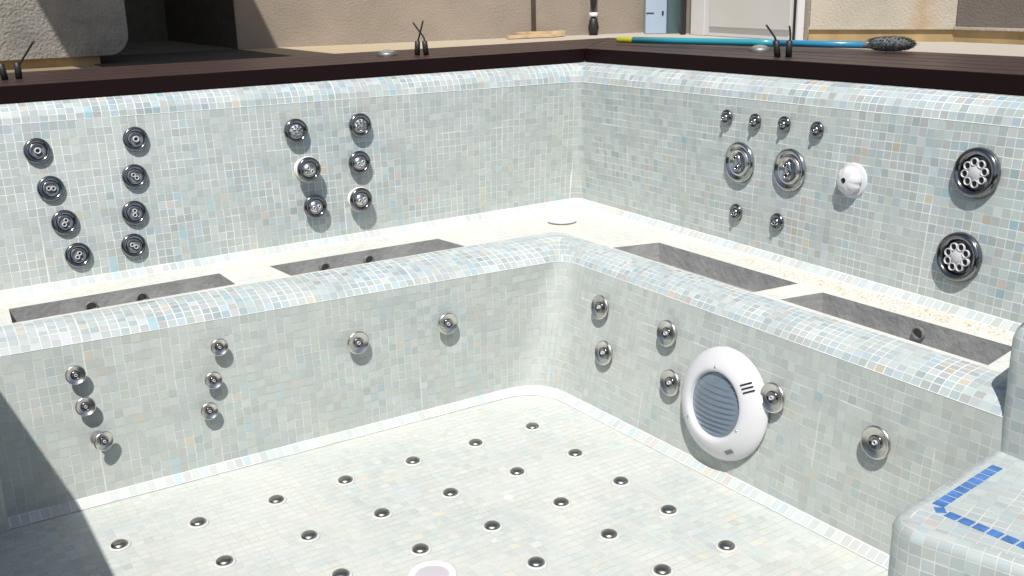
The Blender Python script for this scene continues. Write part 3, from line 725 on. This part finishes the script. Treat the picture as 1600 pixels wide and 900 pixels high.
def build_jet(kind, R, p):
    t = empty('spa_jet')
    if p > .005:
        wide = p > .028 and kind == 'face'
        MB().lathe([(R*(.86 if wide else .66), 0), (R*(.86 if wide else .66), .008), (R*.60, .010), (R*.58, p), (R*.5, p)], 36).build('collar', M['white_grout'] if wide else M['grey_plastic'], t)
        if wide: MB().lathe([(R*.93, p-.010), (R*1.04, p-.008), (R*1.04, p), (R*.9, p+.001)], 36).build('backing_ring', M['white_grout'], t)
    if kind in ('single', 'twin', 'multi', 'face'):
        em = M['dark_chrome']
        MB().lathe([(R*.9, p-.002), (R, p+.001), (R*1.0, p+.006), (R*.94, p+.0105), (R*.82, p+.0125), (R*.70, p+.0105), (R*.63, p+.006), (R*.60, p+.002)], 44).build('escutcheon', em, t)
        MB().lathe([(R*.615, p+.006), (R*.54, p+.0085), (R*.46, p+.0075)], 36).build('trim_ring', M['chrome'], t)
        if kind == 'multi':
            MB().lathe([(R*.6, p+.002), (R*.5, p+.0085), (R*.2, p+.011), (0, p+.0115)], 36).build('spray_face', M['nozzle'], t)
            for rr, nn_ in ((.20, 5), (.42, 9)):
                for k in range(nn_):
                    a = 2*pi*k/nn_+rr; nozzle(t, R*rr*cos(a), R*rr*sin(a), R*.085, p+.0135, M['chrome'])
        else:
            MB().lathe([(R*.47, p+.006), (R*.40, p+.002), (R*.2, p+.004), (0, p+.005)], 32).build('eyeball', M['grey_plastic'], t)
            if kind == 'single': nozzle(t, 0, 0, R*.25, p+.010)
            elif kind == 'twin':
                nozzle(t, 0, R*.17, R*.18, p+.009); nozzle(t, 0, -R*.17, R*.18, p+.009)
            elif kind == 'face':
                MB().lathe([(R*.5, p+.006), (R*.36, p+.013), (0, p+.014)], 32).build('directional_face', M['steel'], t)
                nozzle(t, R*.22, .0, R*.15, p+.016); nozzle(t, -R*.22, 0, R*.15, p+.016)
                MB().lathe([(R*.10, p+.013), (R*.08, p+.020), (0, p+.021)], 14, Matrix.Translation((0, -R*.3, 0))).build('knob', M['chrome'], t)
    elif kind == 'bigtwin':
        MB().lathe([(R*.95, 0), (R, .004), (R*.98, .010), (R*.90, .014), (R*.80, .012), (R*.74, .007), (R*.66, .005)], 52).build('escutcheon', M['chrome'], t)
        MB().lathe([(R*.68, .005), (R*.62, .013), (R*.54, .012), (R*.48, .004), (R*.3, .001), (0, 0.001)], 44).build('bowl', M['steel'], t)
        MB().lathe([(R*.38, .002), (R*.36, .012), (R*.30, .016), (0, .017)], 32, sy=1.25, sx=.62).build('rotor', M['chrome'], t)
        nozzle(t, 0, R*.24, R*.13, .021, M['chrome']); nozzle(t, 0, -R*.24, R*.16, .022, M['chrome'])
    elif kind == 'octo':
        MB().lathe([(R*.96, 0), (R, .005), (R*.97, .014), (R*.90, .020), (R*.80, .021), (R*.72, .016), (R*.66, .008), (R*.62, .001)], 56).build('escutcheon', M['dark_chrome'], t)
        MB().lathe([(R*.64, .004), (R*.2, .003), (0, .003)], 40).build('well', M['grey_plastic'], t)
        MB().lathe([(R*.30, .004), (R*.30, .014), (R*.26, .017), (0, .018)], 36).build('hub', M['nozzle'], t)
        for k in range(8):
            a = 2*pi*k/8+.2; nozzle(t, R*.42*cos(a), R*.42*sin(a), R*.165, .016, M['nozzle'], 1.25)
    elif kind == 'small':
        MB().lathe([(R*.9, 0), (R, .003), (R*.96, .008), (R*.78, .012), (R*.55, .011), (R*.45, .005)], 32).build('escutcheon', M['dark_chrome'], t)
        MB().lathe([(R*.48, .005), (R*.42, .012), (R*.25, .017), (0, .018)], 28).build('eyeball', M['chrome'], t)
        nozzle(t, -R*.05, -R*.1, R*.24, .021, M['chrome'])
    elif kind == 'flat':
        MB().lathe([(R*.97, p), (R, p+.002), (R*.99, p+.005), (R*.93, p+.008), (R*.86, p+.0078), (R*.80, p+.0052), (R*.42, p+.0062), (R*.37, p+.005)], 44).build('escutcheon', M['steel'], t)
        MB().lathe([(R*.46, p+.0055), (R*.42, p+.0085), (R*.34, p+.0078), (R*.22, p+.004)], 32).build('dark_ring', M['dark_chrome'], t)
        MB().lathe([(R*.24, p+.003), (0, p+.003)], 24).build('eyeball', M['grey_plastic'], t)
        nozzle(t, 0, 0, R*.15, p+.008, M['nozzle'])
    if kind in LIFT:
        for c in list(t.children): c.location.z += LIFT[kind]
        MB().lathe([(R*.80, 0), (R*.80, LIFT[kind]+.001)], 36).build('collar', M['grey_plastic'], t)
    return t
# backrest, left wall: slanting row, straight row, then the cluster of six
GA = 'dark rimmed jets in two rows at the left of the backrest'; GC = 'six jets grouped in the middle of the left backrest'
def shift(P_, n, d): return Vector(P_)+Vector(n).normalized()*d
def root(P_, n, pr_):
    # wall point from which a fitting of length pr_ ends where it is seen in front of P_
    n = Vector(n).normalized(); v = (Vector(cam.location)-Vector(P_)).normalized()
    return Vector(P_)+v*(pr_/v.dot(n))-n*(pr_-.001)
LIFT = {'small': .001, 'octo': .002}
for (P_, kind, tw, lb) in [
    ((-1.922, .074, .889), 'single', 0, 'single hole dark jet at the top of the slanting row at far left'),
    ((-1.904, .050, .777), 'twin', 1.45, 'twin hole dark jet second from the top of the slanting row at far left'),
    ((-1.882, .029, .674), 'twin', -.5, 'twin hole dark jet third from the top of the slanting row at far left'),
    ((-1.861, .009, .573), 'twin', -.6, 'lowest dark jet of the slanting row, just above the bench'),
    ((-1.640, .065, .898), 'single', 0, 'single hole dark jet at the top of the straight row of four'),
    ((-1.660, .047, .786), 'twin', .7, 'twin hole dark jet second from the top of the straight row of four'),
    ((-1.678, .029, .676), 'twin', -.1, 'twin hole dark jet third from the top of the straight row of four'),
    ((-1.696, .012, .577), 'twin', .9, 'lowest dark jet of the straight row of four, above the bench')]:
    n = nUA(P_[0]); jet(kind, .0385, .004, root(P_, n, .004), n, tw, lb, GA)
for (P_, kind, R, pr_, tw, lb) in [
    ((-1.126, .045, .878), 'multi', .042, .014, 0, 'jet with a round spray face, upper left of the cluster of six'),
    ((-.896, .037, .878), 'multi', .042, .012, 0, 'jet with a round spray face, upper right of the cluster of six'),
    ((-1.095, .034, .747), 'face', .042, .040, -.7, 'loose jet on a white collar, casting a long shadow on the jet below'),
    ((-1.086, .024, .619), 'face', .042, .022, .2, 'bottom left jet of the cluster of six, in the shadow of the loose one'),
    ((-.910, .031, .751), 'face', .041, .013, .3, 'middle right jet of the cluster of six, with two oblique holes'),
    ((-.916, .025, .622), 'face', .042, .030, .25, 'bottom right jet of the cluster of six, standing out from the wall')]:
    n = nUA(P_[0]); jet(kind, R, pr_, root(P_, n, pr_), n, tw, lb, GC)
# backrest, right wall
GB = 'four small jets in a row high on the right backrest'
for (P_, lb) in [((.019, -.80, .906), 'first small jet from the tub corner in the high row on the right backrest'), ((.021, -.924, .904), 'second small jet from the tub corner in the high row on the right backrest'),
                 ((.022, -1.045, .907), 'third small jet from the tub corner in the high row on the right backrest'), ((.023, -1.173, .903), 'last small jet of the high row, nearest the white knob')]:
    n = nUB(P_[1]); jet('small', .025, 0, root(P_, n, .008), n, .3, lb, GB)
GL = 'pair of large rotating jets on the right backrest'
for (P_, lb, tw) in [((.015, -.864, .767), 'large two hole rotating chrome jet, the one nearer the tub corner', .35), ((.015, -1.078, .771), 'large two hole rotating chrome jet beside the white knob', .25)]:
    n = nUB(P_[1]); jet('bigtwin', .066, 0, root(P_, n, .012), n, tw, lb, GL)
for (P_, lb) in [((.010, -.861, .603), 'small jet below the large rotating jet nearer the tub corner'), ((.006, -1.045, .604), 'small jet below the large rotating jet beside the white knob')]:
    n = nUB(P_[1]); jet('small', .028, 0, root(P_, n, .014), n, 1.2, lb, 'two small jets low on the right backrest')
for (P_, lb, tw) in [((.022, -1.697, .847), 'big dark ringed jet with eight black holes, upper of the pair at right', 0), ((-.006, -1.69, .628), 'big dark ringed jet with eight black holes, lower of the pair just above the bench', .3)]:
    n = nUB(P_[1]); jet('octo', .066, 0, root(P_, n, .018), n, tw, lb, 'two eight hole jets at the right')
# white knob (air control)
n = nUB(-1.336)
t = empty('suction_knob', (0, 0, 0), 'white ribbed plastic knob with a dark hole, between the rotating and the eight hole jets', 'knob')
MB().lathe([(.050, 0), (.051, .005), (.046, .009), (.030, .010)], 40).build('flange', M['lamp_white'], t)
m = MB(); rows = []
for r, z in ((.032, .008), (.040, .014), (.040, .024), (.035, .033), (.026, .040), (.014, .0435), (.008, .044)):
    rows.append([Vector(((r*(1+(.03 if k % 8 < 5 else -.05)*(r > .02)))*cos(2*pi*k/64), (r*(1+(.03 if k % 8 < 5 else -.05)*(r > .02)))*sin(2*pi*k/64), z)) for k in range(65)])
m.grid(rows); m.build('cap', M['lamp_white'], t)
MB().lathe([(.0082, .0442), (.006, .041), (0, .040)], 16).build('bore', M['hole'], t)
place(t, shift((.018, -1.325, .775), n, 0), n)
# footwell jets
GF = 'flat steel jets in the footwell walls'
for (P_, R, pr_, tx, ty, lb) in [
    ((-1.981, -.448, .356), .0265, .024, 0, 0, 'small steel jet at the top of the slanting row of three above the shadow'),
    ((-1.970, -.461, .267), .0265, .024, 0, 0, 'small steel jet in the middle of the slanting row of three'),
    ((-1.950, -.476, .169), .028, .036, .15, .28, 'small jet hanging tilted out of the wall, lowest of the slanting row of three'),
    ((-1.596, -.463, .359), .0255, .022, 0, 0, 'small steel jet at the top of the second row of three in the footwell'),
    ((-1.625, -.472, .267), .0255, .022, 0, 0, 'small steel jet in the middle of the second row of three in the footwell'),
    ((-1.648, -.480, .181), .0255, .022, 0, 0, 'small steel jet at the bottom of the second row of three in the footwell'),
    ((-1.179, -.484, .292), .036, .020, 0, 0, 'flat steel jet alone in the middle of the left footwell wall'),
    ((-.871, -.494, .296), .036, .020, 0, 0, 'flat steel jet on the left footwell wall, nearest the rounded corner')]:
    n = nLA(P_[0]); jet('flat', R, pr_, root(P_, n, pr_), n, 0, lb, GF, tx, ty)
for (P_, R, lb) in [
    ((-.445, -.742, .333), .040, 'upper flat steel jet nearest the rounded corner on the right footwell wall'),
    ((-.472, -.798, .200), .040, 'lower flat steel jet nearest the rounded corner on the right footwell wall'),
    ((-.445, -1.068, .335), .040, 'flat steel jet above and left of the white lamp'),
    ((-.468, -1.114, .199), .040, 'flat steel jet half hidden by the left edge of the white lamp'),
    ((-.452, -1.500, .278), .041, 'flat steel jet just right of the white lamp'),
    ((-.451, -1.829, .275), .041, 'flat steel jet alone between the lamp and the steps')]:
    n = nLB(P_[1]); jet('flat', R, .017, root(P_, n, .017), n, 0, lb, GF)
# underwater lamp
lamp = empty('underwater_lamp', (0, 0, 0), 'round white underwater pool lamp with ribbed glass on the right footwell wall', 'lamp')
RL = .158
MB().lathe([(RL*.80, -.004), (RL*.80, .016)], 48).build('housing', M['grey_plastic'], lamp)
MB().lathe([(RL*.82, .012), (RL*.97, .012), (RL, .016), (RL*.995, .022), (RL*.95, .034), (RL*.86, .047), (RL*.76, .056), (RL*.68, .061), (RL*.62, .062), (RL*.585, .058), (RL*.57, .050), (RL*.56, .044)], 96).build('bezel', M['lamp_white'], lamp)
def lens_mat():
    m, N, L, b = new_mat('ribbed_glass')
    b.inputs['Base Color'].default_value = (.20, .25, .31, 1); b.inputs['Roughness'].default_value = .12; b.inputs['Metallic'].default_value = .35
    b.inputs['Coat Weight'].default_value = .8; b.inputs['Coat Roughness'].default_value = .05
    return m
RR = RL*.565; rows = []
for i in range(97):
    y = -1+2*i/96; w = math.sqrt(max(0, 1-y*y)); row = []
    for j in range(33):
        x = (-1+2*j/32)*w
        yy = y-.10*(1-x*x)*(1 - y*y)
        dome = .016*(1-x*x-y*y)
        row.append(Vector((x*RR, yy*RR, .048+dome+0.0026*cos(y*12*2*pi/2)*(1-(x*x+y*y)**4))))
    rows.append(row)
m = MB(); m.grid(rows); m.build('lens', lens_mat(), lamp, weld=False)
for k in range(3):
    a = radians(38); rr = RL*.82
    Mx = Matrix.Rotation(a, 4, 'Z') @ Matrix.Translation((rr, (k-1)*.011, 0)) @ Matrix.Rotation(-.12, 4, 'Z')
    m = MB(); P8 = [Mx @ Vector(p) for p in ((-.013, -.0019, .0562), (.013, -.0019, .0420), (.013, .0019, .0420), (-.013, .0019, .0562))]
    P8 = [p+Vector((0, 0, -.004)) for p in P8]; P9 = [p+Vector((0, 0, .0085)) for p in P8]
    m.face(P9); 
    for i in range(4): m.face([P8[i], P8[(i+1) % 4], P9[(i+1) % 4], P9[i]])
    m.build('slot', M['hole'], lamp)
Mx = Matrix.Rotation(radians(-57), 4, 'Z') @ Matrix.Translation((RL*.84, .0, 0)) @ Matrix.Rotation(radians(90), 4, 'Z')
m = MB(); P8 = [Mx @ Vector(p) for p in ((-.013, -.005, .0475), (.013, -.005, .0475), (.013, .005, .0545), (-.013, .005, .0545))]; m.face(P8)
for i in range(4): m.face([P8[i], P8[(i+1) % 4], P8[(i+1) % 4]-Vector((0, 0, .006)), P8[i]-Vector((0, 0, .006))])
m.build('catch', M['grey_plastic'], lamp)
for a in (radians(96), radians(216), radians(336)):
    Mx = Matrix.Rotation(a, 4, 'Z') @ Matrix.Translation((RL*.66, 0, .0595))
    MB().lathe([(.0045, 0), (.0042, .0025), (.0015, .0028), (0, .0012)], 16, Mx).build('screw', M['steel'], lamp)
n = nLB(-1.35); place(lamp, shift((-.462, -1.345, .212), n, -.002), n)

# ------------------------------------------------------------------ floor bubblers, drain, seat lid
BUB = [[(-.735, -.774), (-.943, -.776), (-1.156, -.776), (-1.369, -.776), (-1.572, -.776), (-1.785, -.777), (-1.983, -.776)],
       [(-.738, -1.007), (-.944, -1.010), (-1.162, -1.012), (-1.367, -1.009), (-1.570, -1.008), (-1.787, -1.005)],
       [(-.739, -1.224), (-.945, -1.229), (-1.162, -1.231), (-1.367, -1.227), (-1.576, -1.222)],
       [(-.738, -1.424), (-.942, -1.434), (-1.166, -1.440)], [(-.740, -1.641), (-.940, -1.636)]]
ROW = ['first', 'second', 'third', 'fourth', 'fifth']; 
bt = empty('air_nozzle')
MB().lathe([(.0275, 0), (.0275, .0012), (.025, .0026), (.0205, .0030)], 32).build('ring', M['pale_ring'], bt)
MB().lathe([(.0210, .0030), (.0205, .0062), (.0165, .0100), (.009, .0118), (0, .0122)], 32).build('cap', M['cap_metal'], bt)
first = True
for r, row in enumerate(BUB):
    for c, (x, y) in enumerate(row):
        pos_ = 'nearest right wall' if c == 0 else ROW[c]+' from right wall' if c < 5 else ('sixth from right wall' if c == 5 else 'last, beside the shadow')
        rowname = 'row by the far wall' if r == 0 else ROW[r]+' row from far wall'
        lb = 'dark domed floor air nozzle, %s, %s' % (rowname, pos_)
        if first: t = bt; t['label'] = lb; first = False
        else: t = copy_thing(bt, lb)
        t['category'] = 'air nozzle'; t['group'] = 'air nozzles in the footwell floor'; t.location = (x, y, .0005)
t = empty('drain_cover', (-1.397, -1.345, .0005), 'white ringed drain with a mauve grey plate in the floor at the bottom edge', 'drain')
MB().lathe([(.058, 0), (.058, .005), (.052, .009), (.044, .009), (.040, .004)], 48).build('ring', M['white_plastic'], t)
MB().lathe([(.041, .004), (.02, .007), (0, .0075)], 40).build('plate', simple('mauve_plate', (.50, .47, .50), .5), t)
t = empty('plugged_socket', (-1.041, -1.119, .0005), 'small pale plugged socket flush in the floor between the nozzles', 'socket')
MB().lathe([(.013, 0), (.013, .0015), (.010, .002), (.009, .0008), (0, .0008)], 24).build('plug', M['white_grout'], t)
t = empty('seat_lid', (-.224, -.215, H), 'thin round white lid lying on the bench in the tub corner', 'lid')
MB().lathe([(.040, .0), (.042, .005), (.053, .006), (.054, .011), (.050, .014), (0, .0145)], 48).build('disc', M['white_plastic'], t)
MB().lathe([(.020, .0145), (.0195, .0160), (.0175, .0160), (.017, .0145)], 32).build('finger_ring', M['white_plastic'], t)

# grout crumbs left on the back of the right-hand bench
m = MB(); random.seed(11)
for k in range(900):
    y = random.uniform(-1.98, -.95); w = (y+.85)/-1.1
    if random.random() > .25+.9*w: continue
    x = random.gauss(-.085, .024); x = min(max(x, -.138), -.045+0*y); s = random.uniform(.0012, .0042)*(1.8 if random.random() < .06 else 1)
    a = random.random()*6.28; c, d = cos(a)*s, sin(a)*s*random.uniform(.5, 1)
    tp = (x+random.uniform(-.3, .3)*s, y, H+s*.8)
    q = [(x+c, y+d, H), (x-d, y+c, H), (x-c, y-d, H), (x+d, y-c, H)]
    for i in range(4): m.face([q[i], q[(i+1) % 4], tp])
tag(m.build('grout_crumbs', M['debris'], weld=False), 'sandy beige grout crumbs scattered along the back of the right bench', 'rubble', kind='stuff')
